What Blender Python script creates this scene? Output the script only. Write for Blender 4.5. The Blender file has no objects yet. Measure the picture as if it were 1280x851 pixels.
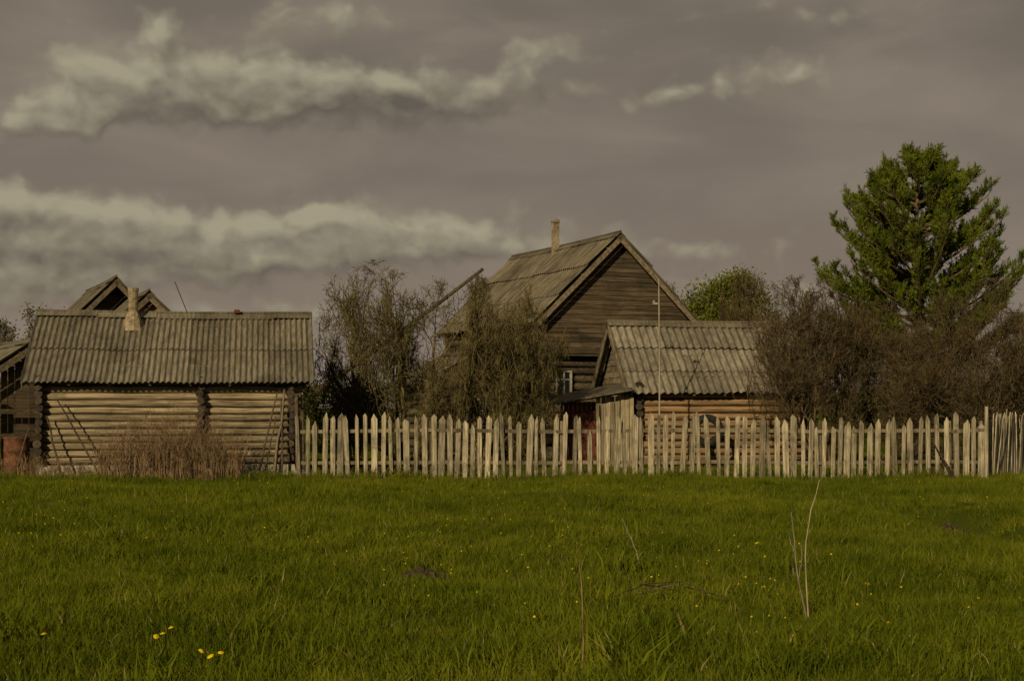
import bpy, math, random
import numpy as np
from mathutils import Vector, Matrix
random.seed(7)
RNG = np.random.default_rng(11)
scene = bpy.context.scene
F = 1900.0; HOR = 509.0; CAMZ = 1.6
def X(u, D): return (u-640.0)*D/F
def Z(v, D): return CAMZ+(HOR-v)*D/F

# ------------------------------------------------------------ helpers
class NT:
    def __init__(s, tree): s.t = tree
    def n(s, typ, **kw):
        nd = s.t.nodes.new(typ)
        for k, v in kw.items(): setattr(nd, k, v)
        return nd
    def l(s, a, b): s.t.links.new(a, b)
    def val(s, sock, v):
        if isinstance(v, (int, float, tuple, list)): sock.default_value = v
        else: s.l(v, sock)
    def m(s, op, a, b=0.0, c=None, clamp=False):
        nd = s.t.nodes.new('ShaderNodeMath'); nd.operation = op; nd.use_clamp = clamp
        s.val(nd.inputs[0], a); s.val(nd.inputs[1], b)
        if c is not None: s.val(nd.inputs[2], c)
        return nd.outputs[0]
    def vm(s, op, a, b=None, out=0):
        nd = s.t.nodes.new('ShaderNodeVectorMath'); nd.operation = op
        s.val(nd.inputs[0], a)
        if b is not None: s.val(nd.inputs[1], b)
        return nd.outputs[out]
    def mix(s, f, a, b, blend='MIX'):
        nd = s.t.nodes.new('ShaderNodeMix'); nd.data_type = 'RGBA'; nd.blend_type = blend
        s.val(nd.inputs[0], f); s.val(nd.inputs[6], a); s.val(nd.inputs[7], b)
        return nd.outputs[2]
    def sm(s, v, lo, hi, a=0.0, b=1.0):
        nd = s.t.nodes.new('ShaderNodeMapRange'); nd.interpolation_type = 'SMOOTHSTEP'
        s.val(nd.inputs[0], v)
        nd.inputs[1].default_value = lo; nd.inputs[2].default_value = hi
        nd.inputs[3].default_value = a; nd.inputs[4].default_value = b
        return nd.outputs[0]
    def noise(s, vec, scale, detail=5, rough=.6, dist=0.0):
        nd = s.t.nodes.new('ShaderNodeTexNoise')
        s.l(vec, nd.inputs['Vector'])
        nd.inputs['Scale'].default_value = scale; nd.inputs['Detail'].default_value = detail
        nd.inputs['Roughness'].default_value = rough; nd.inputs['Distortion'].default_value = dist
        return nd.outputs[0]
def c4(c): return (c[0], c[1], c[2], 1.0)
def scol(r, g, b):
    f = lambda x: (x/255/12.92) if x/255 <= .04045 else ((x/255+.055)/1.055)**2.4
    return (f(r), f(g), f(b), 1.0)

def new_mat(name):
    m = bpy.data.materials.new(name); m.use_nodes = True
    m.node_tree.nodes.clear()
    t = NT(m.node_tree); out = t.n('ShaderNodeOutputMaterial')
    return m, t, out

def surf_mat(name, dark, light, grain=(20, 20, 20), stain=None, stain_amt=.5, rough=.9, bump=.25, tint=.5, stain_scale=1.2, moss=None, moss_amt=.3):
    m, t, out = new_mat(name)
    tc = t.n('ShaderNodeTexCoord').outputs['Object']
    mp = t.n('ShaderNodeMapping'); t.l(tc, mp.inputs[0]); mp.inputs['Scale'].default_value = grain
    n1 = t.noise(mp.outputs[0], 1.0, 6, .7)
    f = t.sm(n1, .34, .66)
    col = t.mix(f, c4(dark), c4(light))
    big = t.noise(tc, stain_scale, 4, .6, .4)
    sd = stain if stain else tuple(x*.55 for x in dark)
    col = t.mix(t.m('MULTIPLY', t.sm(big, .48, .68), stain_amt), col, c4(sd))
    if moss:
        mo = t.noise(tc, 3.3, 7, .75)
        col = t.mix(t.m('MULTIPLY', t.sm(mo, .54, .66), moss_amt), col, c4(moss))
    at = t.n('ShaderNodeAttribute', attribute_name='tint').outputs['Fac']
    k = t.m('MULTIPLY_ADD', at, tint*2, 1-tint)
    col = t.vm('SCALE', col)
    t.l(k, col.node.inputs['Scale'])
    p = t.n('ShaderNodeBsdfPrincipled'); t.l(col, p.inputs['Base Color'])
    p.inputs['Roughness'].default_value = rough
    p.inputs['Specular IOR Level'].default_value = .2
    b = t.n('ShaderNodeBump'); b.inputs['Strength'].default_value = bump; b.inputs['Distance'].default_value = .02
    t.l(n1, b.inputs['Height']); t.l(b.outputs[0], p.inputs['Normal'])
    t.l(p.outputs[0], out.inputs[0])
    return m

def bark_mat(name, dark, light, tint=.35):
    m, t, out = new_mat(name)
    tc = t.n('ShaderNodeTexCoord').outputs['Object']
    col = t.mix(t.sm(t.noise(tc, 6, 2, .6), .35, .65), c4(dark), c4(light))
    at = t.n('ShaderNodeAttribute', attribute_name='tint').outputs['Fac']
    col = t.vm('SCALE', col); t.l(t.m('MULTIPLY_ADD', at, tint*2, 1-tint), col.node.inputs['Scale'])
    d = t.n('ShaderNodeBsdfDiffuse'); t.l(col, d.inputs[0]); t.l(d.outputs[0], out.inputs[0])
    return m

def leaf_mat(name, dark, light, trans=.35, wscale=.6):
    m, t, out = new_mat(name)
    pos = t.n('ShaderNodeNewGeometry').outputs['Position']
    big = t.noise(pos, wscale, 2, .6)
    at = t.n('ShaderNodeAttribute', attribute_name='tint').outputs['Fac']
    f = t.m('ADD', t.m('MULTIPLY', t.sm(big, .35, .65), .6), t.m('MULTIPLY', at, .4))
    col = t.mix(f, c4(dark), c4(light))
    d = t.n('ShaderNodeBsdfDiffuse'); t.l(col, d.inputs[0])
    tr = t.n('ShaderNodeBsdfTranslucent'); t.l(col, tr.inputs[0])
    mx = t.n('ShaderNodeMixShader'); mx.inputs[0].default_value = trans
    t.l(d.outputs[0], mx.inputs[1]); t.l(tr.outputs[0], mx.inputs[2]); t.l(mx.outputs[0], out.inputs[0])
    return m

def empty(name, loc=(0, 0, 0), rotz=0.0):
    e = bpy.data.objects.new(name, None); scene.collection.objects.link(e)
    e.location = loc; e.rotation_euler = (0, 0, rotz); e.empty_display_size = .3
    return e

def np_mesh(name, V, FQ, mats, tint=None, parent=None, smooth=False, link=True):
    me = bpy.data.meshes.new(name)
    if not isinstance(FQ, list): FQ = [FQ]
    FQ = [f for f in FQ if len(f)]
    nl = sum(f.size for f in FQ); nf = sum(len(f) for f in FQ)
    me.vertices.add(len(V)); me.vertices.foreach_set('co', np.asarray(V, dtype=np.float32).ravel())
    me.loops.add(nl); me.loops.foreach_set('vertex_index', np.concatenate([f.ravel() for f in FQ]).astype(np.int32))
    me.polygons.add(nf)
    tot = np.concatenate([np.full(len(f), f.shape[1]) for f in FQ]); st = np.concatenate([[0], np.cumsum(tot)[:-1]])
    me.polygons.foreach_set('loop_start', st.astype(np.int32))
    try: me.polygons.foreach_set('loop_total', tot.astype(np.int32))
    except Exception: pass
    if tint is None: tint = np.full(nf, .5)
    a = me.attributes.new('tint', 'FLOAT', 'FACE'); a.data.foreach_set('value', np.asarray(tint, dtype=np.float32))
    me.update(calc_edges=True)
    for m in mats: me.materials.append(m)
    me.polygons.foreach_set('use_smooth', np.full(nf, smooth))
    o = bpy.data.objects.new(name, me)
    if link: scene.collection.objects.link(o)
    if parent: o.parent = parent
    return o

class MB:
    def __init__(s): s.v = []; s.f = []; s.t = []
    def add(s, vs, fs, tint=None):
        if tint is None: tint = random.random()
        b = len(s.v); s.v.extend([tuple(v) for v in vs])
        for f in fs: s.f.append([b+i for i in f]); s.t.append(tint)
    def box(s, c, size, R=None, tint=None):
        hx, hy, hz = size[0]/2, size[1]/2, size[2]/2
        vs = [Vector((x, y, z)) for x in (-hx, hx) for y in (-hy, hy) for z in (-hz, hz)]
        if R is not None: vs = [R @ v for v in vs]
        c = Vector(c)
        s.add([v+c for v in vs], [(0, 1, 3, 2), (4, 6, 7, 5), (0, 4, 5, 1), (2, 3, 7, 6), (0, 2, 6, 4), (1, 5, 7, 3)], tint)
    def beam(s, p1, p2, w, h, up=(0, 0, 1), tint=None):
        p1 = Vector(p1); p2 = Vector(p2); d = (p2-p1); L = d.length; d.normalize()
        side = d.cross(Vector(up)).normalized(); u = side.cross(d).normalized()
        R = Matrix((side, d, u)).transposed()
        s.box((p1+p2)/2, (w, L, h), R, tint)
    def tube(s, pts, rad, n=8, tint=None, caps=True):
        pts = [Vector(p) for p in pts]; b = []; fs = []
        if isinstance(rad, (int, float)): rad = [rad]*len(pts)
        d0 = (pts[-1]-pts[0]).normalized()
        ref = Vector((0, 0, 1)) if abs(d0.z) < .9 else Vector((1, 0, 0))
        a = d0.cross(ref).normalized(); c = a.cross(d0).normalized()
        for p, r in zip(pts, rad):
            for i in range(n):
                an = 2*math.pi*i/n
                b.append(p+a*(math.cos(an)*r)+c*(math.sin(an)*r))
        for k in range(len(pts)-1):
            for i in range(n):
                j = (i+1) % n
                fs.append((k*n+i, k*n+j, (k+1)*n+j, (k+1)*n+i))
        if caps:
            fs.append(tuple(range(n))[::-1]); fs.append(tuple((len(pts)-1)*n+i for i in range(n)))
        s.add(b, fs, tint)
    def log(s, p1, p2, r, tint=None, wob=.012, n=10, segs=7):
        p1 = Vector(p1); p2 = Vector(p2)
        pts = []; rr = []
        for i in range(segs+1):
            q = p1.lerp(p2, i/segs)
            q += Vector((random.uniform(-wob, wob), random.uniform(-wob, wob), random.uniform(-wob, wob)))
            pts.append(q); rr.append(r*random.uniform(.9, 1.07))
        s.tube(pts, rr, n, tint)
    def obj(s, name, mat, parent=None, smooth=False):
        me = bpy.data.meshes.new(name); me.from_pydata(s.v, [], s.f)
        a = me.attributes.new('tint', 'FLOAT', 'FACE'); a.data.foreach_set('value', s.t)
        me.materials.append(mat); me.update()
        if smooth: me.polygons.foreach_set('use_smooth', [len(f) == 4 for f in s.f])
        o = bpy.data.objects.new(name, me); scene.collection.objects.link(o)
        if parent: o.parent = parent
        return o

# ------------------------------------------------------------ ground height
SHADOW_DIPS = []  # sunken strips shaped into the ground to stand in for a long cast shadow
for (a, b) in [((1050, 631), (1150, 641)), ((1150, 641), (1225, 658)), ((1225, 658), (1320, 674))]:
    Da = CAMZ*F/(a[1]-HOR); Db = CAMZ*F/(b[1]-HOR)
    SHADOW_DIPS.append((X(a[0], Da), Da, X(b[0], Db), Db))
def shadow_dip_dist(x, y):
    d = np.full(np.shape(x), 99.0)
    for (x0, y0, x1, y1) in SHADOW_DIPS:
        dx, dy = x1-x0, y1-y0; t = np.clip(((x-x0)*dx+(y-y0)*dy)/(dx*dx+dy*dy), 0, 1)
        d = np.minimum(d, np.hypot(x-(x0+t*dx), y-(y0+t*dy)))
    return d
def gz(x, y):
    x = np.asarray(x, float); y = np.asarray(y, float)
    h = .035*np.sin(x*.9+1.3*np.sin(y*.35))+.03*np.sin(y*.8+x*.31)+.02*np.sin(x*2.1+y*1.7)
    return h-.3*np.exp(-(shadow_dip_dist(x, y)/.42)**2)  # ground lowered along the strips to imitate that shadow

# ------------------------------------------------------------ materials
M_bathlog = surf_mat('weathered_log', (.10, .074, .044), (.36, .29, .185), (22, 1.2, 34), stain_amt=.6, tint=.4, bump=.5)
M_endlog = surf_mat('log_end', (.02, .015, .011), (.065, .048, .032), (14, 14, 14), tint=.4)
M_chink = surf_mat('chinking_moss', (.02, .015, .01), (.05, .038, .024), (9, 9, 9), tint=.1)
M_darkwood = surf_mat('dark_plank', (.034, .025, .015), (.100, .074, .046), (1.3, 1.3, 24), stain_amt=.55, tint=.28)
M_darklog = surf_mat('dark_log', (.03, .023, .013), (.10, .075, .046), (10, 1.5, 22), stain_amt=.5, tint=.35)
M_trim = surf_mat('trim_board', (.08, .062, .04), (.20, .16, .105), (8, 8, 8), tint=.3)
M_orange = surf_mat('warm_log', (.12, .070, .036), (.30, .195, .10), (20, 1.5, 22), stain_amt=.35, tint=.3)
M_fence = surf_mat('fence_wood', (.12, .10, .068), (.36, .312, .22), (30, 30, 1.6), stain_amt=.6, tint=.42, stain_scale=2.2)
M_plankv = surf_mat('vertical_plank', (.14, .11, .07), (.33, .275, .18), (26, 26, 1.6), stain_amt=.4, tint=.35)
M_slate = surf_mat('asbestos_sheet', (.085, .073, .053), (.18, .16, .12), (3, 22, 3), stain=(.04, .033, .022), stain_amt=.6, tint=.2, moss=(.17, .13, .04), moss_amt=.35, bump=.3)
M_slate2 = surf_mat('asbestos_sheet_light', (.10, .087, .065), (.205, .182, .14), (3, 14, 3), stain=(.05, .042, .03), stain_amt=.55, tint=.22, moss=(.15, .12, .06), moss_amt=.2)
M_slate3 = surf_mat('old_roof', (.065, .054, .038), (.15, .128, .092), (2, 20, 2), stain=(.035, .028, .02), stain_amt=.5, tint=.22, moss=(.12, .095, .035), moss_amt=.25)
M_conc = surf_mat('whitewashed_block', (.2, .18, .13), (.42, .38, .30), (9, 9, 9), tint=.35)
M_chim = surf_mat('chimney_brick', (.12, .09, .055), (.30, .25, .165), (9, 9, 12), tint=.2)
M_rust = surf_mat('rusty_metal', (.06, .025, .014), (.15, .065, .032), (9, 9, 9), tint=.2)
M_red = surf_mat('red_paint', (.07, .02, .014), (.13, .042, .026), (9, 9, 4), tint=.2)
M_white = surf_mat('old_white_paint', (.12, .11, .10), (.34, .32, .28), (9, 9, 9), tint=.1)
M_pole = surf_mat('bare_pole', (.07, .054, .034), (.20, .16, .105), (12, 12, 2), tint=.3)
M_polelight = surf_mat('painted_mast', (.22, .19, .14), (.38, .34, .27), (9, 9, 2), tint=.1)
M_bark = bark_mat('bark', (.045, .033, .018), (.115, .086, .047))
M_barkg = bark_mat('twig_bark', (.06, .049, .023), (.15, .122, .056))
M_straw = bark_mat('dry_stalk', (.10, .062, .034), (.24, .165, .095), .4)
M_rubber = surf_mat('tyre_rubber', (.02, .02, .018), (.05, .045, .04), (9, 9, 9))
M_soil = surf_mat('soil', (.03, .02, .012), (.08, .055, .03), (9, 9, 9))
M_stone = surf_mat('field_stone', (.16, .14, .1), (.36, .33, .26), (9, 9, 9), tint=.3)
m, t, out = new_mat('window_glass')
p = t.n('ShaderNodeBsdfPrincipled'); p.inputs['Base Color'].default_value = (.015, .017, .02, 1); p.inputs['Roughness'].default_value = .15
t.l(p.outputs[0], out.inputs[0]); M_glass = m
M_larch = leaf_mat('larch_needles', (.04, .06, .006), (.165, .195, .022), .3, 1.1)
M_leafy = leaf_mat('young_leaves', (.08, .09, .014), (.18, .185, .032), .35)
M_bud = leaf_mat('bud_leaves', (.055, .052, .012), (.14, .128, .026), .3)
M_far = leaf_mat('far_foliage', (.026, .03, .010), (.062, .062, .022), .2)
M_yel = leaf_mat('dandelion_yellow', (.45, .33, .01), (.65, .48, .02), .2)

m, t, out = new_mat('grass_blade')
pos = t.n('ShaderNodeNewGeometry').outputs['Position']
at = t.n('ShaderNodeAttribute', attribute_name='tint').outputs['Fac']
b1 = t.noise(pos, .22, 3, .6); b2 = t.noise(pos, 1.5, 2, .6)
f = t.m('ADD', t.m('ADD', t.m('MULTIPLY', t.sm(b1, .35, .65), .45), t.m('MULTIPLY', t.sm(b2, .35, .65), .35)), t.m('MULTIPLY', at, .3))
col = t.mix(f, (.052, .080, .005, 1), (.165, .178, .014, 1))
col = t.mix(t.sm(at, .975, .98), col, (.24, .19, .08, 1))
kk = t.m('MULTIPLY_ADD', at, .45, .76)
col = t.vm('SCALE', col); t.l(kk, col.node.inputs['Scale'])
d = t.n('ShaderNodeBsdfDiffuse'); t.l(col, d.inputs[0])
tr = t.n('ShaderNodeBsdfTranslucent'); t.l(col, tr.inputs[0])
mx = t.n('ShaderNodeMixShader'); mx.inputs[0].default_value = .33
t.l(d.outputs[0], mx.inputs[1]); t.l(tr.outputs[0], mx.inputs[2]); t.l(mx.outputs[0], out.inputs[0])
M_grass = m
m, t, out = new_mat('meadow_ground')
pos = t.n('ShaderNodeNewGeometry').outputs['Position']
b1 = t.noise(pos, .2, 3, .6); b2 = t.noise(pos, 9, 5, .7)
col = t.mix(t.sm(b1, .35, .65), (.038, .054, .006, 1), (.066, .078, .009, 1))
col = t.mix(t.sm(b2, .5, .7), col, (.045, .040, .014, 1))
p = t.n('ShaderNodeBsdfDiffuse'); t.l(col, p.inputs[0])
bp = t.n('ShaderNodeBump'); bp.inputs['Strength'].default_value = .6; bp.inputs['Distance'].default_value = .05
t.l(b2, bp.inputs['Height']); t.l(bp.outputs[0], p.inputs['Normal']); t.l(p.outputs[0], out.inputs[0])
M_ground = m

# ------------------------------------------------------------ ground sheet
xs = np.concatenate([-np.geomspace(1500, 27, 22), np.arange(-26, 26.01, .2), np.geomspace(27, 1500, 22)])
ys = np.concatenate([[-300, -100, -40, -15, -5, 0, 3], np.arange(5, 46, .2), np.geomspace(47, 2500, 30)])
gx, gy = np.meshgrid(xs, ys)
nearw = np.clip((30-np.abs(gx))/4, 0, 1)*np.clip((60-gy)/8, 0, 1)*np.clip((gy+10)/6, 0, 1)
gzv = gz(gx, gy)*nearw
V = np.stack([gx.ravel(), gy.ravel(), gzv.ravel()], 1)
nx, ny = len(xs), len(ys)
i = np.arange(nx-1)[None, :]+nx*np.arange(ny-1)[:, None]; i = i.ravel()
np_mesh('ground', V, np.stack([i, i+1, i+1+nx, i+nx], 1), [M_ground], smooth=True)

# ------------------------------------------------------------ grass: one mesh
MOLES = [(X(527, 14.7), 14.7), (X(1185, 20.2), 20.2)]
def build_grass():
    X_, Y_ = [], []
    for (y0, y1, dens, half) in [(6, 9, 62, 4.6), (9, 14, 54, 6.4), (14, 20, 42, 8.4), (20, 27, 32, 11.0), (27, 36, 30, 14.5), (36, 52, 9, 18)]:
        n = int((y1-y0)*2*half*dens)
        X_.append(RNG.uniform(-half, half, n)); Y_.append(RNG.uniform(y0, y1, n))
    x = np.concatenate(X_); y = np.concatenate(Y_)
    n = np.sin(x*1.1+np.sin(y*.9)*1.4)*np.sin(y*.8+np.sin(x*.7)*1.7)
    n2 = np.sin(x*2.7+np.sin(y*2.1)*1.1+2)*np.sin(y*2.3+np.sin(x*1.9)*1.3)
    sc = RNG.uniform(.55, 1.1, len(x))*(1+.22*n+.18*n2)
    sc = np.where(RNG.random(len(x)) < .03, sc*1.6, sc)
    edge = np.abs(y-(33.35+.03*x)) < .45
    sc = np.where(edge, sc*RNG.uniform(.8, 1.8, len(x)), sc)
    dd = shadow_dip_dist(x, y)
    keep = ~((dd < .32) & (RNG.random(len(x)) < .65))  # grass thinned along the strips so they read as shadow
    sc = np.where(dd < .4, sc*.55, sc)  # shorter blades there, same stand-in shadow
    keep &= ~((x > -10.7) & (x < -5.2) & (y > 34.9+.16*(x+10.7)) & (y < 39))
    for (mx_, my_) in MOLES: keep &= np.hypot(x-mx_, (y-my_)) > .2
    x, y, sc = x[keep], y[keep], sc[keep]
    NB = 42; N = len(x)*NB
    tr_ = np.repeat(RNG.random(len(x)), NB); sc = np.repeat(sc, NB)
    rr = .15*np.sqrt(RNG.random(N))*np.maximum(sc, .8); an = RNG.random(N)*6.283
    bx = np.repeat(x, NB)+rr*np.cos(an); by = np.repeat(y, NB)+rr*np.sin(an); bz = gz(bx, by)
    L = RNG.uniform(.07, .17, N)*np.where(RNG.random(N) < .12, 1.3, 1)*sc
    w = RNG.uniform(.003, .006, N)*sc*np.where(by > 20, 1.35, 1)
    la = RNG.random(N)*6.283; lean = RNG.uniform(.1, .9, N); wa = RNG.random(N)*6.283
    wx, wy = np.cos(wa)*w, np.sin(wa)*w
    tint = np.clip(.4*tr_+.6*RNG.random(N), 0, .97); tint = np.where(RNG.random(N) < .02, 1.0, tint)
    def P(s_, sg, ww, I):
        off = lean[I]*L[I]*s_**1.7
        return np.stack([bx[I]+np.cos(la[I])*off+sg*wx[I]*ww, by[I]+np.sin(la[I])*off+sg*wy[I]*ww, bz[I]+L[I]*s_*(1-.25*lean[I]*s_)-.012], 1)
    near = np.where(by < 21)[0]; far = np.where(by >= 21)[0]
    Vn = np.stack([P(0, -1, 1, near), P(0, 1, 1, near), P(.5, -1, .8, near), P(.5, 1, .8, near), P(1, 0, 0, near)], 1).reshape(-1, 3)
    Vf = np.stack([P(0, -1, 1, far), P(0, 1, 1, far), P(1, 0, 0, far)], 1).reshape(-1, 3)
    b = np.arange(len(near))*5; o = len(Vn); c = np.arange(len(far))*3+o
    Q = np.stack([b, b+1, b+3, b+2], 1); T1 = np.stack([b+2, b+3, b+4], 1); T2 = np.stack([c, c+1, c+2], 1)
    np_mesh('grass', np.concatenate([Vn, Vf]), [Q, np.concatenate([T1, T2])], [M_grass], tint=np.concatenate([tint[near], tint[near], tint[far]]))
    print('blades', N)
build_grass()

def dandelions():
    n = 620
    y = RNG.uniform(9.5, 33, n); x = RNG.uniform(-1, 1, n)*(y*.36+1)
    w = (np.sin(x*.8+1)+np.sin(y*.5+x*.4)) > -0.2+.06*x
    x, y = x[w], y[w]
    mb = MB(); st = MB()
    pts = list(zip(x, y))+[(X(u, D), D) for u, D in ((203, 9.75), (214, 9.9), (195, 9.6), (252, 9.2), (263, 9.1), (276, 9.15), (55, 9.6))]
    for k, (x_, y_) in enumerate(pts):
        big = k >= len(x)
        h = random.uniform(.15, .2) if big else random.uniform(.06, .12)
        r = .02 if big else random.uniform(.007, .0125)
        z = float(gz(x_, y_)); c = Vector((x_, y_, z+h))
        tl = Vector((random.uniform(-.5, .5), random.uniform(-.9, .2), 1)).normalized()
        a = tl.orthogonal().normalized(); b = tl.cross(a)
        vs = [c+tl*.01]; N = 9
        for q in range(N):
            an = q*2*math.pi/N; rr = r*random.uniform(.8, 1.15)
            vs.append(c+a*math.cos(an)*rr+b*math.sin(an)*rr)
        vs.append(c-tl*.012)
        fs = [(0, 1+q, 1+(q+1) % N) for q in range(N)]+[(N+1, 1+(q+1) % N, 1+q) for q in range(N)]
        mb.add(vs, fs)
        st.tube([(x_, y_, z), c-tl*.01], .002, 3, caps=False)
    e = empty('dandelions'); mb.obj('flower_heads', M_yel, e); st.obj('stems', M_bud, e)
dandelions()

mb = MB()
for (mx_, my_) in MOLES:
    z0 = float(gz(mx_, my_))
    for k in range(110):
        r = random.random()**.7*.24; an = random.random()*6.28; s = random.uniform(.015, .05)
        R = Matrix.Rotation(random.random()*3, 3, 'Z') @ Matrix.Rotation(random.random()*3, 3, 'X')
        mb.box((mx_+r*math.cos(an)*1.2, my_+r*math.sin(an), z0+.12*(1-r/.26)), (s, s*1.2, s*.8), R)
mb.obj('molehill', M_soil)

# ------------------------------------------------------------ building parts
def corr_roof(mb, sg, w, ez, rz, y0, y1, pitch=.15, amp=.022, rows=2, sheet=7, lift=.03, rag=.03):
    S = math.hypot(w, rz-ez); dx, dz = -sg*w/S, (rz-ez)/S
    nxn, nzn = sg*(rz-ez)/S, w/S
    sw = pitch*sheet
    for r in range(rows):
        s0 = S*r/rows-(.12 if r else 0); s1 = S*(r+1)/rows
        y = y0
        while y < y1-.05:
            ye = min(y+sw, y1); n = max(8, int(round((ye-y)/pitch*8)))
            js = random.uniform(-rag, rag); jh = random.uniform(0, .014); tilt = random.uniform(-.014, .014)
            vs = []; fs = []; K = 4
            for k in range(K+1):
                s = (s0+js)+(s1-s0-js)*k/K
                for q in range(n+1):
                    yy = y+(ye-y)*q/n
                    off = lift+jh+r*.018*(1-(k/K))+.018*(1-k/K)+amp*math.cos((yy-y0)/pitch*2*math.pi)+tilt*(q/n-.5)
                    sag = -.035*math.sin(math.pi*(yy-y0)/(y1-y0))-.012*math.sin(3.3*(yy-y0)+sg)
                    vs.append((sg*w+dx*s+nxn*off, yy, ez+dz*s+nzn*off+sag))
            for k in range(K):
                for q in range(n):
                    b = k*(n+1)+q; fs.append((b, b+1, b+n+2, b+n+1))
            mb.add(vs, fs); y = ye

def gable_planks(mb, y, w, ez, rz, z0, bh=.15, face=-1, ww=None, lap=.014):
    ww = ww or w; sl = (rz-ez)/w; z = z0
    while z < rz-.08:
        zt = z+bh*.97
        def half(zz): return min(ww, max(.02, (rz-zz)/sl-.02))
        a, b = half(z), half(zt)
        cuts = sorted([-1, 1]+[random.uniform(-.7, .7) for _ in range(random.choice([1, 2]))])
        for c0, c1 in zip(cuts[:-1], cuts[1:]):
            o0 = .012+random.uniform(0, .008)+lap; o1 = .012
            jz = random.uniform(-.006, .004); g_ = .004
            xa0, xa1, xb0, xb1 = a*c0+g_, a*c1-g_, b*c0+g_, b*c1-g_
            vs = [(xa0, y+face*o0, z+jz), (xa1, y+face*o0, z+jz), (xb1, y+face*o1, zt), (xb0, y+face*o1, zt),
                  (xa0, y-face*.02, z+jz), (xa1, y-face*.02, z+jz), (xb1, y-face*.02, zt), (xb0, y-face*.02, zt)]
            mb.add(vs, [(0, 1, 2, 3), (4, 7, 6, 5), (0, 4, 5, 1), (3, 2, 6, 7), (0, 3, 7, 4), (1, 5, 6, 2)])
        z += bh

def window(e, name, c, w, h, normal='-y'):
    fr = MB(); gl = MB()
    def P(a, b, d): return (c[0]+a, c[1]-d, c[2]+b) if normal == '-y' else (c[0]-d, c[1]+a, c[2]+b)
    def bx(mb, a, b, d, sa, sb, sd): mb.box(P(a, b, d), (sa, sd, sb) if normal == '-y' else (sd, sa, sb))
    bx(gl, 0, 0, .045, w-.04, h-.04, .02)
    t_ = .06
    bx(fr, 0, h/2, .06, w+2*t_, t_, .07); bx(fr, 0, -h/2, .06, w+2*t_+.06, t_, .09)
    for sgn in (-1, 1): bx(fr, sgn*(w/2+t_/2), 0, .06, t_, h-t_, .06)
    bx(fr, 0, 0, .065, .03, h-t_, .03); bx(fr, 0, h*.2, .067, w, .03, .026)
    fr.obj(name+'_frame', M_white, e); gl.obj(name+'_glass', M_glass, e)

def roof_parts(e, w, ez, rz, L, mat, pitch=.15, amp=.022, rows=2, bargeboard=None, ridge_mat=None, rag=.03):
    bargeboard = bargeboard or M_trim
    mb = MB()
    for sg in (-1, 1): corr_roof(mb, sg, w, ez, rz, 0, L, pitch, amp, rows, rag=rag)
    mb.obj('roof_sheets', mat, e, smooth=True)
    rm = MB(); y = 0
    while y < L-.01:
        ye = min(L, y+1.4); dz_ = -.03*math.sin(math.pi*y/L)
        for sg in (-1, 1):
            ang = math.atan2(rz-ez, w)
            R = Matrix.Rotation(sg*(ang+random.uniform(-.05, .05)), 3, 'Y')
            rm.box((sg*.11*math.cos(ang), (y+ye)/2, rz+.075-.11*math.sin(ang)+dz_+.02+random.uniform(-.008, .012)), (.24, ye-y+.02, .018), R)
        y = ye
    rm.tube([(0, q*L/8, rz+.11-.03*math.sin(math.pi*q/8)) for q in range(9)], .035, 6)
    rm.obj('ridge_cap', ridge_mat or mat, e)
    bb = MB()
    S = math.hypot(w, rz-ez)
    for yy in (.02, L-.02):
        for sg in (-1, 1):
            u = Vector((sg*(rz-ez)/S, 0, w/S))
            bb.beam(Vector((sg*w, yy, ez))-u*.09, Vector((0, yy, rz))-u*.09, .03, .15)
    n = int(L/.9)
    for k in range(n+1):
        yy = .15+(L-.3)*k/n
        for sg in (-1, 1):
            u = Vector((sg*(rz-ez)/S, 0, w/S)); s_ = Vector((-sg*w/S, 0, (rz-ez)/S))
            bb.beam(Vector((sg*w, yy, ez))-u*.06+s_*.05, Vector((0, yy, rz))-u*.06-s_*.1, .06, .09)
    for sg in (-1, 1):
        for fr_ in (.25, .55, .85):
            u = Vector((sg*(rz-ez)/S, 0, w/S)); b = Vector((sg*w*(1-fr_), 0, ez+(rz-ez)*fr_))-u*.015
            bb.beam(b+Vector((0, .06, 0)), b+Vector((0, L-.06, 0)), .1, .025)
    bb.obj('bargeboards_and_rafters', bargeboard, e)

def log_walls(e, wx, y0, y1, z0, z1, r, mat, endmat, ypos, protr=.26):
    mb = MB(); en = MB(); ck = MB()
    n = int((z1-z0)/(2*r*1.0)); st = (z1-z0)/n
    for sg in (-1, 1): ck.box((sg*(wx-.02), (y0+y1)/2, (z0+z1)/2), (.06, y1-y0-.1, z1-z0), tint=.5)
    ck.obj('chinking', M_chink, e)
    for k in range(n):
        z = z0+st*(k+.5)
        for sg in (-1, 1):
            # each course made of one to two lengths meeting at the middle cross wall
            mb.log((sg*(wx+random.uniform(-.012, .012)), y0-.02, z), (sg*(wx+random.uniform(-.012, .012)), y1+.02, z), r*random.uniform(.88, 1.02), wob=.010, n=12, segs=9)
        for yy in (y0, y1):
            mb.log((-wx, yy, z+.5*st-.02), (wx, yy, z+.5*st-.02), r*.98)
        for yy in ypos:
            for sg in (-1, 1):
                p = protr+random.uniform(-.04, .04)
                en.log((sg*(wx-.15), yy+random.uniform(-.025, .025), z+.5*st-.02), (sg*(wx+p), yy+random.uniform(-.025, .025), z+.5*st-.02), r*random.uniform(.95, 1.2), wob=.004, segs=2)
    mb.obj('log_walls', mat, e, smooth=True); en.obj('log_ends', endmat, e, smooth=True)

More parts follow.
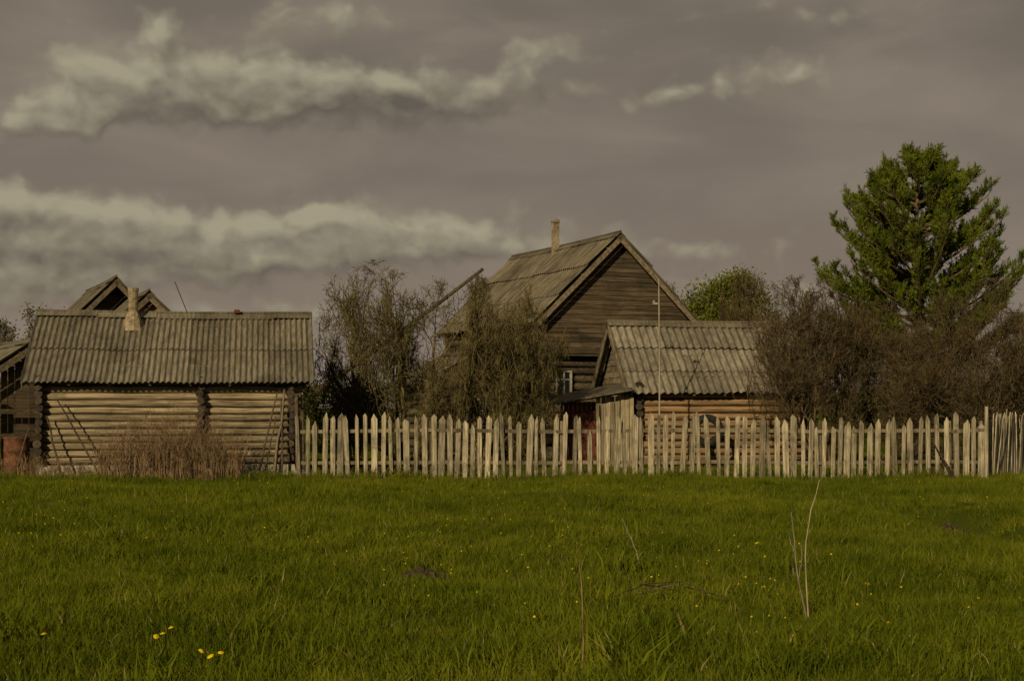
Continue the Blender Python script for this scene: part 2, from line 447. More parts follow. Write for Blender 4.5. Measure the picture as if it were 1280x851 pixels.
# ------------------------------------------------------------ bathhouse (left)
e = empty('log_bathhouse', (-11.39, 36.47, 0), math.radians(-81))
w, ez, rz, L = 2.5, 2.15, 3.82, 6.53
roof_parts(e, w, ez, rz, L, M_slate, .13, .024, 2, ridge_mat=M_slate)
log_walls(e, 2.08, .36, 6.2, .30, 2.26, .08, M_bathlog, M_endlog, [.36, 3.95, 6.0])
g = MB()
for yy in (.3, 6.26): gable_planks(g, yy, w, ez, rz, 2.25, .16, -1 if yy < 1 else 1, 2.1)
g.obj('gable_planks', M_darkwood, e)
fd = MB(); y = .3
while y < 6.3:
    bw = random.uniform(.3, .5)
    for sg in (-1, 1):
        fd.box((sg*(2.07+random.uniform(-.02, .02)), y+bw/2, .13), (.22, bw-.015, .33+random.uniform(-.03, .02)))
    y += bw
for k in range(10):
    for yy in (.36, 6.2): fd.box((-1.9+k*.42, yy, .12), (.4, .20, .32))
fd.obj('foundation_blocks', M_conc, e)
ch = MB()
ch.tube([(.33, 2.27, 3.2), (.33, 2.27, 4.42)], .115, 12); ch.tube([(.33, 2.27, 4.38), (.33, 2.27, 4.46)], .13, 12)
ch.tube([(.42, 2.27, 3.38), (.38, 2.27, 3.68), (.33, 2.27, 3.86)], [.26, .2, .13], 9)
ch.obj('chimney', M_chim, e)
hk = MB(); hk.box((.08, 4.72, 3.94), (.10, .14, .08)); hk.obj('ridge_scrap', M_red, e)
an = MB(); an.tube([(-.1, 3.6, 3.7), (-.1, 3.22, 4.66)], .012, 5); an.obj('antenna_rod', M_endlog, e)

def pole_obj(name, a, b, r, mat=None):
    mb = MB(); a = Vector(a); b = Vector(b); pts = []
    for k in range(6):
        q = a.lerp(b, k/5); q += Vector((random.uniform(-1, 1), random.uniform(-1, 1), random.uniform(-1, 1)))*r*.7; pts.append(q)
    mb.tube(pts, [r*(1-.08*k) for k in range(6)], 7); return mb.obj(name, mat or M_pole, smooth=True)
for (u0, v0, u1, v1, r) in [(78, 600, 58, 520, .03), (128, 588, 72, 500, .026), (322, 600, 347, 488, .028), (342, 600, 356, 486, .034), (330, 602, 345, 520, .022), (352, 596, 352, 500, .026), (17, 590, 36, 535, .03)]:
    D0 = 33.75+(.9 if u0 > 200 else .15); D1 = D0+.35
    pole_obj('leaning_pole', (X(u0, D0), D0, -.02), (X(u1, D1), D1, Z(v1, D1)), r, M_darklog if r < .031 else None)
mb = MB()
for k, (u, v) in enumerate([(371, 492), (378, 512)]):
    D = 34.9; mb.box((X(u, D), D, Z(v, D)/2), (.07, .04, Z(v, D)), Matrix.Rotation(random.uniform(-.03, .03), 3, 'Y'))
mb.obj('gate_posts', M_darklog)

mb = MB()
for k in range(14):
    u = random.choice([random.uniform(40, 130), random.uniform(290, 380)]); D = 34.1+(.5 if u > 200 else 0)
    s = random.uniform(.1, .24)
    R = Matrix.Rotation(random.random()*3, 3, 'Z') @ Matrix.Rotation(random.random()*.5, 3, 'X')
    c = Vector((X(u, D), D, s*.3)); vs = []; fs = []
    for a in range(4):
        ph = math.pi*(a+.5)/4
        for b in range(7):
            th = b*2*math.pi/7; rr = s*random.uniform(.8, 1.1)*.6
            vs.append(c+R @ Vector((rr*math.sin(ph)*math.cos(th)*1.3, rr*math.sin(ph)*math.sin(th), rr*math.cos(ph)*.9)))
    for a in range(3):
        for b in range(7): fs.append((a*7+b, a*7+(b+1) % 7, (a+1)*7+(b+1) % 7, (a+1)*7+b))
    fs.append(tuple(range(7))); fs.append(tuple(21+i for i in range(7)))
    mb.add(vs, fs)
mb.obj('foundation_stones', M_stone)

def tubes_mesh(name, lines, mat, parent=None):
    Vs, Fs, Ts = [], [], []; base = 0
    groups = {}
    for (p, r, s) in lines: groups.setdefault((len(p), s), []).append((p, r))
    for (n, s), lst in groups.items():
        P = np.array([a for a, _ in lst]); R = np.array([b for _, b in lst])
        m_ = len(P); d = P[:, -1]-P[:, 0]; d /= (np.linalg.norm(d, axis=1, keepdims=True)+1e-9)
        ref = np.where(np.abs(d[:, 2:3]) < .9, np.array([[0, 0, 1.]]), np.array([[1., 0, 0]]))
        a = np.cross(d, ref); a /= (np.linalg.norm(a, axis=1, keepdims=True)+1e-9); b = np.cross(a, d)
        th = np.arange(s)*2*np.pi/s
        ring = np.cos(th)[None, None, :, None]*a[:, None, None, :]+np.sin(th)[None, None, :, None]*b[:, None, None, :]
        V = P[:, :, None, :]+ring*R[:, :, None, None]
        Vs.append(V.reshape(-1, 3))
        k = np.arange(n-1)[:, None]; q = np.arange(s)[None, :]; q2 = (q+1) % s
        f = np.stack([k*s+q, k*s+q2, (k+1)*s+q2, (k+1)*s+q], -1).reshape(-1, 4)
        f = f[None]+(np.arange(m_)*n*s)[:, None, None]+base
        Fs.append(f.reshape(-1, 4)); Ts.append(np.repeat(RNG.random(m_), (n-1)*s)); base += m_*n*s
    return np_mesh(name, np.concatenate(Vs), np.concatenate(Fs), [mat], tint=np.concatenate(Ts), parent=parent, smooth=True)
def stalks(name, n, xr, yr, hr, mat, spread=.25, rad=.005, seed=3):
    r = np.random.default_rng(seed); lines = []
    for k in range(n):
        x = r.uniform(*xr)
        t_ = (x-xr[0])/(xr[1]-xr[0]); h = r.uniform(*hr)*(.6+.4*math.sin(math.pi*min(max(t_, .1), .9)))*(1.0 if r.random() < .8 else 1.15)
        y = r.uniform(*yr); lx, ly = r.normal(0, spread, 2)
        p = [np.array((x+lx*h*s*s, y+ly*h*s*s, h*s)) for s in (0, .4, .75, 1)]
        lines.append((np.array(p), np.array([rad, rad*.9, rad*.7, rad*.4]), 3))
        for q in range(r.integers(1, 4)):
            s = r.uniform(.4, .95); b = np.array((x+lx*h*s*s, y+ly*h*s*s, h*s))
            dd = np.array((r.normal(0, .5), r.normal(0, .5), .7)); LL = r.uniform(.1, .3)
            lines.append((np.array([b, b+dd*LL*.5, b+dd*LL]), np.array([rad*.6, rad*.5, rad*.3]), 3))
    return tubes_mesh(name, lines, mat)
stalks('dry_weeds', 800, (-9.2, -6.0), (33.3, 34.15), (.7, 1.6), M_straw)
stalks('dry_grass', 220, (-11.8, -9.3), (33.6, 34.0), (.2, .55), M_straw, seed=9)
stalks('dry_grass', 260, (-6.0, 10.4), (33.2, 33.5), (.12, .4), M_barkg, seed=10)

# ------------------------------------------------------------ main house
e = empty('wooden_house', (3.44, 48.0, 0), math.atan2(.40, .917))
w, ez, rz, L = 2.98, 4.2, 7.05, 8.6
roof_parts(e, w, ez, rz, L, M_slate3, .15, .02, 3, bargeboard=M_trim)
g = MB(); gable_planks(g, .38, w, ez, rz, 3.35, .15, -1, 2.62, lap=.02)
gable_planks(g, L-.3, w, ez, rz, 3.35, .2, 1, 2.62); g.obj('gable_cladding', M_darkwood, e)
log_walls(e, 2.6, .5, L-.4, .35, 4.45, .12, M_darklog, M_endlog, [.5, 4.4, L-.4], .2)
cr = MB()
R = Matrix.Rotation(math.radians(25), 3, 'X')
cr.box((0, .22, 3.36), (5.5, .34, .03), R); cr.box((0, .12, 3.27), (5.5, .03, .12))
for xx in (-2.66, 2.66): cr.box((xx, .33, 2.0), (.24, .05, 2.5))
cr.obj('cornice_and_corner_boards', M_darkwood, e)
fb = MB(); fb.box((0, L/2, .15), (5.1, L-1.0, .45)); fb.obj('foundation', M_conc, e)
window(e, 'front_window', (-1.85, .36, 2.3), .42, .85); window(e, 'front_window_b', (0.1, .36, 2.3), .45, .85); window(e, 'front_window_c', (1.7, .36, 2.3), .45, .85)
window(e, 'side_window', (-2.74, 2.2, 2.2), .6, .9, '-x'); window(e, 'side_window_b', (-2.74, 6.2, 2.2), .6, .9, '-x')
ch = MB(); cy = 4.6
ch.box((-.12, cy, 7.3), (.2, .2, 1.5)); ch.box((-.12, cy, 7.95), (.24, .24, .06))
ch.obj('chimney', M_chim, e)

e = empty('log_annexe', (-.9, 47.2, 0), math.radians(23.6))
log_walls(e, 1.6, 0, 3.2, .1, 2.3, .12, M_darklog, M_endlog, [0, 3.2], .2)
roof_parts(e, 2.0, 2.3, 3.3, 3.4, M_slate3, .15, .02, 1)
g = MB(); gable_planks(g, -.02, 2.0, 2.3, 3.3, 2.25, .15, -1, 1.6); g.obj('gable_planks', M_darkwood, e)
window(e, 'window', (-.35, -.12, 1.5), .5, .7)

# ------------------------------------------------------------ right small shed
e = empty('log_shed', (2.66, 42.5, 0), math.radians(-82))
w, ez, rz, L = 2.55, 1.96, 3.92, 5.4
roof_parts(e, w, ez, rz, L, M_slate2, .2, .03, 3, bargeboard=M_trim, ridge_mat=M_slate3, rag=.05)
log_walls(e, 2.15, .4, L-.3, .15, 2.2, .09, M_orange, M_endlog, [.4, L-.3], .2)
g = MB(); gable_planks(g, .3, w, ez, rz, 2.1, .17, -1, 2.15); g.obj('gable_planks', M_trim, e)
g = MB()
for k in range(20): g.box((2.1-k*.215, .24+random.uniform(-.008, .008), 1.05), (.19, .03, 2.1), None)
g.obj('end_planks', M_plankv, e)

e = empty('lean_to_porch', (0, 0, 0))
rf = MB(); D0 = 39.6
y0, y1 = 39.7, 41.6
vs = []; fs = []; n = 26
for k in range(n+1):
    s = k/n; x = X(685, D0)+(X(792, D0)-X(685, D0))*s; z = Z(505, D0)+(Z(486, D0)-Z(505, D0))*s
    j = .02*math.sin(k*1.9)
    vs += [(x, y0+j, z), (x, y1, z+.22), (x, y0+j, z-.035), (x, y1, z+.185)]
for k in range(n):
    a = k*4; fs += [(a, a+4, a+5, a+1), (a+2, a+3, a+7, a+6), (a, a+2, a+6, a+4)]
rf.add(vs, fs); rf.obj('roof', M_slate3, e)
pl = MB()
x = X(748, 40.2)
while x < X(790, 40.2):
    pl.box((x, 40.1, .95), (.11, .03, 1.9+random.uniform(-.04, .0)), Matrix.Rotation(random.uniform(-.02, .02), 3, 'Y')); x += .125
pl.obj('plank_wall', M_plankv, e)
dr = MB()
for k in range(7): dr.box((X(705, 40.4)+k*.12+.06, 40.4, .9), (.115, .03, 1.7))
dr.obj('door', M_red, e)
ps = MB()
for u in (692, 702, 747): ps.box((X(u, 40.05), 40.0, .85), (.07, .07, 1.7))
ps.beam((X(688, 40), 39.95, 1.66), (X(790, 40), 39.95, 2.02), .06, .06)
ps.obj('posts', M_pole, e)

bpy.ops.mesh.primitive_torus_add(major_radius=.33, minor_radius=.1, major_segments=40, minor_segments=10, location=(X(885, 39.3), 39.4, 1.0), rotation=(math.radians(80), 0, 0))
o = bpy.context.object; o.name = 'old_tire'; o.data.materials.append(M_rubber)

e = empty('antenna_mast', (X(824, 38.4), 38.4, 0))
mb = MB(); mb.tube([(0, 0, 0), (.01, 0, 2.5), (-.01, 0, 4.85)], [.024, .02, .014], 8); mb.obj('mast', M_polelight, e)
mb = MB(); mb.box((-.08, 0, 4.22), (.16, .04, .04)); mb.box((-.14, 0, 4.26), (.05, .05, .08)); mb.obj('insulator', M_white, e)

# ------------------------------------------------------------ buildings behind, far left
e = empty('wooden_house.001', (-13.0, 50, 0), math.radians(23.6))
roof_parts(e, 2.6, 3.2, 5.82, 7, M_slate3, .15, .02, 2, rag=.06)
g = MB(); gable_planks(g, .55, 2.6, 3.2, 5.78, .1, .18, -1, 2.3); g.obj('gable_cladding', M_darkwood, e)
g = MB(); g.box((2.28, 3.6, 1.7), (.12, 6, 3.4)); g.box((-2.28, 3.6, 1.7), (.12, 6, 3.4)); g.obj('side_walls', M_darkwood, e)
e = empty('barn', (X(187, 45), 45, 0), math.radians(23.6))
roof_parts(e, 1.9, 3.2, 4.98, 3.6, M_slate3, .15, .02, 1)
g = MB(); gable_planks(g, .3, 1.9, 3.2, 4.98, .1, .18, -1, 1.6); g.obj('gable_cladding', M_orange, e)
g = MB(); g.box((1.58, 2, 1.7), (.1, 3, 3.3)); g.box((-1.58, 2, 1.7), (.1, 3, 3.3)); g.obj('side_walls', M_darkwood, e)

e = empty('woodshed', (-11.75, 37.4, 0), math.radians(30))
roof_parts(e, 2.2, 1.65, 3.2, 4.0, M_slate, .155, .025, 2)
g = MB(); x = -1.9
while x < 1.9:
    zt = 3.0-abs(x)*.7; g.box((x+.08, .45, zt/2), (.15, .03, zt)); x += .17
g.obj('plank_wall', M_darkwood, e)
g = MB()
for xx in (-1.9, -.9, .2): g.box((xx, .2, .9), (.13, .13, 1.8))
for z in (.9, 1.5): g.box((-.9, .12, z), (2.1, .05, .12))
g.obj('frame_posts', M_darklog, e)
e = empty('rusty_barrel', (X(19, 34.6), 34.7, 0))
mb = MB(); prof = [(0, .27), (.02, .29), (.28, .285), (.30, .30), (.32, .285), (.60, .285), (.62, .30), (.64, .285), (.88, .285), (.9, .295), (.92, .28)]
mb.tube([(0, 0, z) for z, _ in prof], [r for _, r in prof], 24, .5); mb.obj('drum', M_rust, e, smooth=True)
mb = MB(); mb.tube([(0, 0, .925), (0, 0, .94)], .25, 20); mb.obj('lid', M_rust, e)

# ------------------------------------------------------------ fence
def picket(mb, x, y, h, w, rot, lean, th=.022, tw=0):
    hw = w/2; tp = h-random.uniform(.06, .16)
    prof = [(-hw, 0), (hw*random.uniform(.85, 1), 0), (hw, tp), (random.uniform(-.03, .03), h), (-hw, tp-random.uniform(-.03, .03))]
    vs = []
    R = Matrix.Rotation(rot, 3, 'Z') @ Matrix.Rotation(lean, 3, 'Y') @ Matrix.Rotation(tw, 3, 'X')
    for yy in (-th/2, th/2):
        for (a, b) in prof: vs.append(Vector((x, y, float(gz(x, y))-.03)) + R @ Vector((a, yy, b)))
    n = 5
    fs = [tuple(range(n)), tuple(range(2*n-1, n-1, -1))]+[(q, q+n, (q+1) % n+n, (q+1) % n) for q in range(n)]
    mb.add(vs, fs)
def fence_run(e, p0, p1, spacing, name, hbase=1.44, wr=(.075, .14)):
    p0 = Vector(p0); p1 = Vector(p1); d = p1-p0; L = d.length; d.normalize(); rot = math.atan2(d.y, d.x)
    nrm = Vector((-d.y, d.x))
    mb = MB(); s = 0
    while s < L:
        q = p0+d*s-nrm*.035
        hh = hbase+.04*math.sin(s*.9)+random.gauss(0, .045)
        if random.random() < .06: hh -= random.uniform(.06, .22)
        picket(mb, q.x, q.y, hh, random.uniform(*wr), rot+random.gauss(0, .06), random.gauss(0, .026), tw=random.gauss(0, .03))
        s += spacing*random.uniform(.78, 1.22)
    mb.obj(name+'_pickets', M_fence, e)
    rl = MB(); s = 0
    while s < L:
        s2 = min(L, s+2.9)
        for z in (.38, 1.08):
            a = p0+d*s+nrm*.01; b = p0+d*s2+nrm*.01; j = random.uniform(-.03, .03)
            rl.beam((a.x, a.y, z+j), (b.x, b.y, z-j), .045, .075)
        q = p0+d*s+nrm*.1; rl.tube([(q.x, q.y, -.1), (q.x, q.y, 1.3)], [.06, .05], 8)
        s = s2
    rl.obj(name+'_rails_and_posts', M_pole, e)
e = empty('picket_fence')
C = (X(1231, 34.0), 34.0)
fence_run(e, (X(374, 33.5), 33.5), C, .183, 'front')
dirv = Vector((12.75-C[0], 37.6-C[1])).normalized()
fence_run(e, (C[0]+.05, C[1]+.1), (C[0]+dirv.x*14, C[1]+dirv.y*14), .16, 'side', 1.46)
mb = MB(); mb.tube([(C[0], C[1]-.12, -.1), (C[0], C[1]-.12, 1.62)], [.05, .04], 7); mb.obj('corner_post', M_fence, e)
for (u0, v0, u1, v1, r) in [(1192, 601, 1165, 548, .025), (1185, 602, 1160, 585, .018), (1196, 598, 1180, 575, .018)]:
    D0 = 33.2; pole_obj('leaning_stick', (X(u0, D0), D0, 0), (X(u1, D0+.6), D0+.6, Z(v1, D0+.6)), r, M_endlog)

# ------------------------------------------------------------ well sweep
e = empty('well_sweep', (X(500, 42), 42, 0))
mb = MB()
mb.tube([(0, 0, 0), (.0, 0, 1.8), (.02, 0, 3.35)], [.14, .125, .11], 9)
mb.tube([(0, 0, 3.2), (.02, .16, 3.95)], [.07, .05], 7); mb.tube([(0, 0, 3.2), (.02, -.16, 3.95)], [.07, .05], 7)
mb.obj('forked_post', M_darklog, e, smooth=True)
mb = MB(); a = Vector((X(395, 42)-X(500, 42), 0, Z(490, 42))); b = Vector((X(604, 42)-X(500, 42), 0, Z(336, 42)))
mb.tube([a.lerp(b, k/8)+Vector((0, 0, -.06*math.sin(math.pi*k/8))) for k in range(9)], [.08-.0045*k for k in range(9)], 8)
mb.obj('sweep_beam', M_darklog, e, smooth=True)
mb = MB(); mb.tube([b-Vector((.05, 0, 0)), Vector((b.x-.08, 0, .9))], .010, 5); mb.obj('hanging_rod', M_pole, e)
mb = MB()
for k in range(5):
    for s_ in (-1, 1):
        mb.log((b.x-.6, s_*.5, .1+k*.17), (b.x+.5, s_*.5, .1+k*.17), .08, segs=2); mb.log((b.x-.05+s_*.5, -.55, .17+k*.17), (b.x-.05+s_*.5, .55, .17+k*.17), .08, segs=2)
mb.obj('well_crib', M_darklog, e)

# ------------------------------------------------------------ trees
def nrm(v): return v/(np.linalg.norm(v)+1e-9)
def grow(p, d, L, r, lvl, cfg, rng, lines, tips):
    n = cfg['seg'][lvl]; pts = [p]; dirs = []
    for i in range(n):
        d = nrm(d+rng.normal(0, cfg['wob'][lvl], 3)+np.array((0, 0, cfg['up'][lvl])))
        p = p+d*L/n; pts.append(p); dirs.append(d)
    last = lvl == cfg['max']
    r1 = max(cfg['rmin']*.6, r*(.35 if not last else .4))
    lines.append((np.array(pts), np.linspace(r, r1, n+1), 7 if lvl == 0 else 5 if lvl == 1 else 3))
    if lvl >= cfg['max']-1:
        tips.append((pts[-1], dirs[-1])); tips.append((pts[len(pts)//2], dirs[0]))
    if not last:
        k = max(1, int(round(cfg['kids'][lvl]*rng.uniform(.8, 1.25))))
        for j in range(k):
            t_ = cfg['t0'][lvl]+(1-cfg['t0'][lvl])*((j+rng.random())/k)
            q = min(n-1, int(t_*n)); fr = t_*n-q
            pos = pts[q]+(pts[q+1]-pts[q])*fr; dd = dirs[q]
            pr = nrm(np.cross(dd, rng.normal(0, 1, 3))); ang = rng.uniform(*cfg['ang'])
            if t_ > .93: ang *= .4
            nd = dd*math.cos(ang)+pr*math.sin(ang)
            grow(pos, nd, L*rng.uniform(*cfg['len'])*(1.15-.45*t_), max(cfg['rmin'], (r+(r1-r)*t_)*.6), lvl+1, cfg, rng, lines, tips)

def leaves_np(C, Dr, length, width, rng):
    n = len(C); Dr = Dr/(np.linalg.norm(Dr, axis=1, keepdims=True)+1e-9)
    s = np.cross(Dr, rng.normal(0, 1, (n, 3))); s /= (np.linalg.norm(s, axis=1, keepdims=True)+1e-9)
    l = length*rng.uniform(.6, 1.3, (n, 1)); w_ = width*rng.uniform(.7, 1.2, (n, 1))
    V = np.stack([C, C+Dr*l*.5+s*w_*.5, C+Dr*l, C+Dr*l*.5-s*w_*.5], 1).reshape(-1, 3)
    return V, np.arange(4*n).reshape(n, 4)

def make_tree(name, base, stems, cfg, bounds, seed, barkm, leaf=None, leafn=0, lsz=(.05, .03), jit=.1, pc=1.5, zp=98.5):
    rng = np.random.default_rng(seed); lines = []; tips = []
    for (off, d, L, r) in stems:
        grow(np.array((off[0], off[1], 0.0)), nrm(np.array(d, float)), L, r, 0, cfg, rng, lines, tips)
    A = np.concatenate([p for p, _, _ in lines])
    lo, hi = np.percentile(A, pc, axis=0), np.percentile(A, 100-pc, axis=0)
    ztop = np.percentile(A[:, 2], zp)
    x0, x1, zt, yh = bounds; bx = base[0]
    def fx(a):
        a = a.copy(); px = a[..., 0]
        u = np.where(px > 0, px/max(hi[0], .1), px/max(-lo[0], .1))
        u = np.where(np.abs(u) > .9, np.sign(u)*(.9+.25*np.tanh((np.abs(u)-.9)/.25)), u)
        a[..., 0] = np.where(u > 0, u*(x1-bx), u*(bx-x0))
        a[..., 1] *= yh/max(hi[1], -lo[1])
        v = a[..., 2]/ztop; v = np.where(v > .85, .85+.22*np.tanh((v-.85)/.22), v)
        a[..., 2] = np.maximum(v*zt, -.05)
        return a
    lines = [(fx(p), r, s) for p, r, s in lines]
    e = empty(name, (base[0], base[1], 0))
    tubes_mesh('trunk_and_branches', lines, barkm, e)
    if leaf:
        T = fx(np.array([a for a, _ in tips])); Dd = np.array([b for _, b in tips])
        idx = rng.integers(0, len(T), leafn)
        C = T[idx]+rng.normal(0, jit, (leafn, 3)); Dr = Dd[idx]+rng.normal(0, .7, (leafn, 3))
        V, Fq = leaves_np(C, Dr, lsz[0], lsz[1], rng)
        np_mesh('foliage', V, Fq, [leaf], tint=rng.random(leafn), parent=e)
    print(name, len(lines), len(tips))
    return e
cfgA = dict(seg=[7, 6, 5, 4, 3], wob=[.16, .22, .26, .28, .25], up=[.05, -.01, .0, .03, .05], kids=[8, 7, 6, 5], t0=[.3, .15, .12, .1], ang=(.5, 1.3), len=(.45, .72), rmin=.0068, max=4)
D = 39.6
make_tree('apple_tree', (X(508, D), D), [((0, 0), (-.9, .1, .9), 2.3, .10), ((.05, 0), (.7, -.1, 1), 1.9, .08), ((-.1, .1), (-1.4, -.2, .6), 2.3, .07), ((0, -.1), (.1, .7, 1), 2.0, .06), ((0, 0), (-.2, -.3, 1), 2.2, .08)], cfgA,
          (X(400, D), X(590, D), Z(345, D), 1.9), 22, M_barkg, M_bud, 2200, (.05, .03), .05)
D = 38.6
cfgB = dict(cfgA); cfgB['kids'] = [9, 8, 7, 6]; cfgB['rmin'] = .0062
make_tree('apple_tree', (X(598, D), D), [((0, 0), (-.1, 0, 1), 1.9, .14), ((.1, 0), (1.2, -.1, .9), 1.8, .08), ((-.1, .1), (-1.2, 0, .9), 1.8, .08), ((.05, 0), (.6, .6, 1), 1.8, .06), ((.05, 0), (.6, -.6, 1), 1.8, .06)], cfgB,
          (X(530, D), X(698, D), Z(352, D), 1.8), 35, M_barkg, M_bud, 3500, (.05, .03), .05)
D = 39
cfgC = dict(cfgA); cfgC['up'] = [.06, .06, .06, .06, .06]; cfgC['kids'] = [8, 7, 6, 5]; cfgC['ang'] = (.35, 1.05); cfgC['rmin'] = .006
stem = lambda n, sp, L, r: [((random.uniform(-.3, .3), random.uniform(-.3, .3)), (sp*math.cos(k*6.283/n+.4)*random.uniform(.6, 1.1), sp*math.sin(k*6.283/n+.4)*random.uniform(.6, 1.1), 1), L*random.uniform(.75, 1.1), r) for k in range(n)]
random.seed(5)
make_tree('bare_shrub', (X(1022, D), D), stem(6, .9, 2.4, .045), cfgC, (X(943, D), X(1108, D), Z(352, D), 1.7), 41, M_bark, M_bud, 1800, (.05, .03), .06, zp=99.3)
D = 38.2
make_tree('bare_shrub', (X(1195, D), D), stem(9, .9, 2.4, .045), cfgC, (X(1095, D), X(1300, D), Z(358, D), 1.9), 42, M_bark, M_bud, 6000, (.05, .03), .06, zp=99.3)
D = 41
cfgD = dict(cfgC); cfgD['kids'] = [8, 6, 5, 4]
make_tree('bare_shrub', (X(1110, D), D), stem(5, .7, 2.2, .04), cfgD, (X(1045, D), X(1180, D), Z(392, D), 1.6), 43, M_bark, M_bud, 3000, (.05, .03), .06)
make_tree('bare_shrub', (X(1275, 42), 42), stem(5, .7, 2.2, .04), cfgD, (X(1200, D), X(1360, D), Z(375, D), 1.6), 44, M_bark, M_bud, 3000, (.05, .03), .06)
make_tree('bare_shrub', (X(440, 41), 41), stem(5, .8, 1.6, .03), cfgD, (X(400, 41), X(480, 41), Z(445, 41), 1.2), 45, M_barkg, M_bud, 2500, (.05, .04), .08)
make_tree('bare_shrub', (X(930, 49), 49), stem(4, .6, 2.2, .04), cfgD, (X(885, 49), X(985, 49), Z(345, 49), 1.6), 46, M_bark, M_bud, 800, (.05, .03), .06)
cfgS = dict(cfgC); cfgS['kids'] = [7, 5, 5, 4]; cfgS['rmin'] = .008
make_tree('bare_tree', (X(845, 62), 62), stem(3, .4, 2.2, .06), cfgS, (X(815, 62), X(885, 62), Z(355, 62), 1.6), 47, M_bark, M_bud, 500, (.05, .03), .06)
make_tree('bare_tree', (X(8, 62), 62), stem(3, .6, 2.2, .06), cfgS, (X(-25, 62), X(40, 62), Z(402, 62), 1.6), 48, M_bark, M_bud, 3000, (.09, .06), .12)
make_tree('bare_shrub', (X(68, 60), 60), stem(3, .6, 2.2, .05), cfgS, (X(40, 60), X(95, 60), Z(388, 60), 1.6), 49, M_bark, M_bud, 3000, (.10, .07), .12)
cfgL = dict(cfgA); cfgL['kids'] = [8, 6, 5, 3]; cfgL['up'] = [.05, .05, .03, .02, .02]; cfgL['rmin'] = .008
make_tree('leafy_tree', (X(925, 58), 58), [((0, 0), (0, 0, 1), 3, .18), ((0, 0), (.8, .1, 1), 2.8, .12), ((0, 0), (-.8, -.1, 1), 2.8, .12), ((0, 0), (.1, -.8, 1), 2.6, .1)], cfgL,
          (X(862, 58), X(1000, 58), Z(362, 58), 2.3), 51, M_bark, M_leafy, 60000, (.11, .08), .2, pc=6, zp=95)

def larch():
    rng = np.random.default_rng(78); D = 46.0; bx = X(1150, D); H = Z(196, D)
    e = empty('larch_tree', (bx, D, 0)); lines = []
    zs = np.linspace(0, H-.5, 14); tp = np.stack([.12*np.sin(zs*.7), .1*np.cos(zs*.6), zs], 1)
    lines.append((tp, np.linspace(.24, .03, 14), 8))
    TC, TD = [], []
    prof_z = np.array([0, .08, .18, .32, .46, .60, .72, .82, .9, .96, 1.0]); prof_r = np.array([2.4, 2.8, 2.9, 2.85, 2.7, 2.55, 2.2, 1.75, 1.35, .9, .4])
    z0 = 3.6; NL = 104
    for k in range(NL):
        h = ((k+rng.random())/NL)**.95
        az = k*2.399+rng.normal(0, .35)
        R = np.interp(h, prof_z, prof_r)*rng.choice([1.03, .95, .8, .5, 1.08])
        tipz = z0+h*(H-.15-z0)
        zb = max(2.8, tipz-R*rng.uniform(.35, .75))
        b = np.array([np.interp(zb, zs, tp[:, 0]), np.interp(zb, zs, tp[:, 1]), min(zb, H-.8)])
        tip = np.array([R*math.cos(az), R*math.sin(az), tipz])
        mid = (b+tip)/2+np.array([0, 0, -.2*R])+rng.normal(0, .12, 3)
        s = np.linspace(0, 1, 7)[:, None]
        P = (1-s)**2*b+2*s*(1-s)*mid+s**2*tip
        lines.append((P, np.linspace(.06, .012, 7), 5))
        ld = nrm(P[-1]-P[-3]); side = nrm(np.cross(ld, [0, 0, 1.]))
        for j in range(13):
            t_ = .36+.64*(j+rng.random())/13; pos = np.array([np.interp(t_, s[:, 0], P[:, i]) for i in range(3)])
            sgn = 1 if j % 2 else -1
            dd = nrm(ld*.8+side*sgn*rng.uniform(.1, .8)+np.array([0, 0, rng.uniform(.25, .95)])); LL = rng.uniform(.35, .7)*(1.25-.5*t_)
            Q = np.array([pos, pos+dd*LL*.5+rng.normal(0, .02, 3), pos+nrm(dd+np.array([0, 0, .3]))*LL])
            lines.append((Q, np.array([.014, .01, .006]), 3))
            for m_ in range(7):
                s2 = rng.uniform(.15, 1); q = Q[0]+(Q[2]-Q[0])*s2
                d2 = nrm(dd+rng.normal(0, .42, 3)+np.array([0, 0, .5])); L2 = rng.uniform(.12, .3)
                lines.append((np.array([q, q+d2*L2]), np.array([.006, .003]), 3))
                nn = 16; f_ = rng.random((nn, 1))
                TC.append(q+d2*L2*f_+rng.normal(0, .014, (nn, 3))); TD.append(d2*1.4+rng.normal(0, .55, (nn, 3)))
    tubes_mesh('trunk_and_branches', lines, M_bark, e)
    C = np.concatenate(TC); Dr = np.concatenate(TD); V, Fq = leaves_np(C, Dr, .15, .027, rng)
    np_mesh('needles', V, Fq, [M_larch], tint=rng.random(len(C)), parent=e); print('needles', len(C))
larch()

def far_mass(name, spots, seed, mat=M_far, n=1300, sz=(.32, .25)):
    rng = np.random.default_rng(seed); Cs = []; lines = []
    for (x, y, h, r) in spots:
        nc = 9
        for k in range(nc):
            c = np.array([x+rng.normal(0, r*.45), y+rng.normal(0, r*.45), h*rng.uniform(.3, .82)])
            v = rng.normal(0, 1, (n//nc, 3)); v /= np.linalg.norm(v, axis=1, keepdims=True)
            Cs.append(c+v*(rng.random((n//nc, 1))**.4)*np.array([r*.5, r*.5, h*.24]))
        lines.append((np.array([[x, y, 0], [x, y, h*.8]]), np.array([.12, .04]), 5))
    C = np.concatenate(Cs); C[:, 2] = np.abs(C[:, 2])
    V, Fq = leaves_np(C, rng.normal(0, 1, C.shape), sz[0], sz[1], rng)
    e = empty(name); np_mesh('foliage', V, Fq, [mat], tint=rng.random(len(C)), parent=e); tubes_mesh('trunks', lines, M_bark, e)
r_ = np.random.default_rng(4)
sp = [(r_.uniform(-75, 75), r_.uniform(130, 170), r_.uniform(2.5, 5), r_.uniform(2.5, 5)) for _ in range(70)]
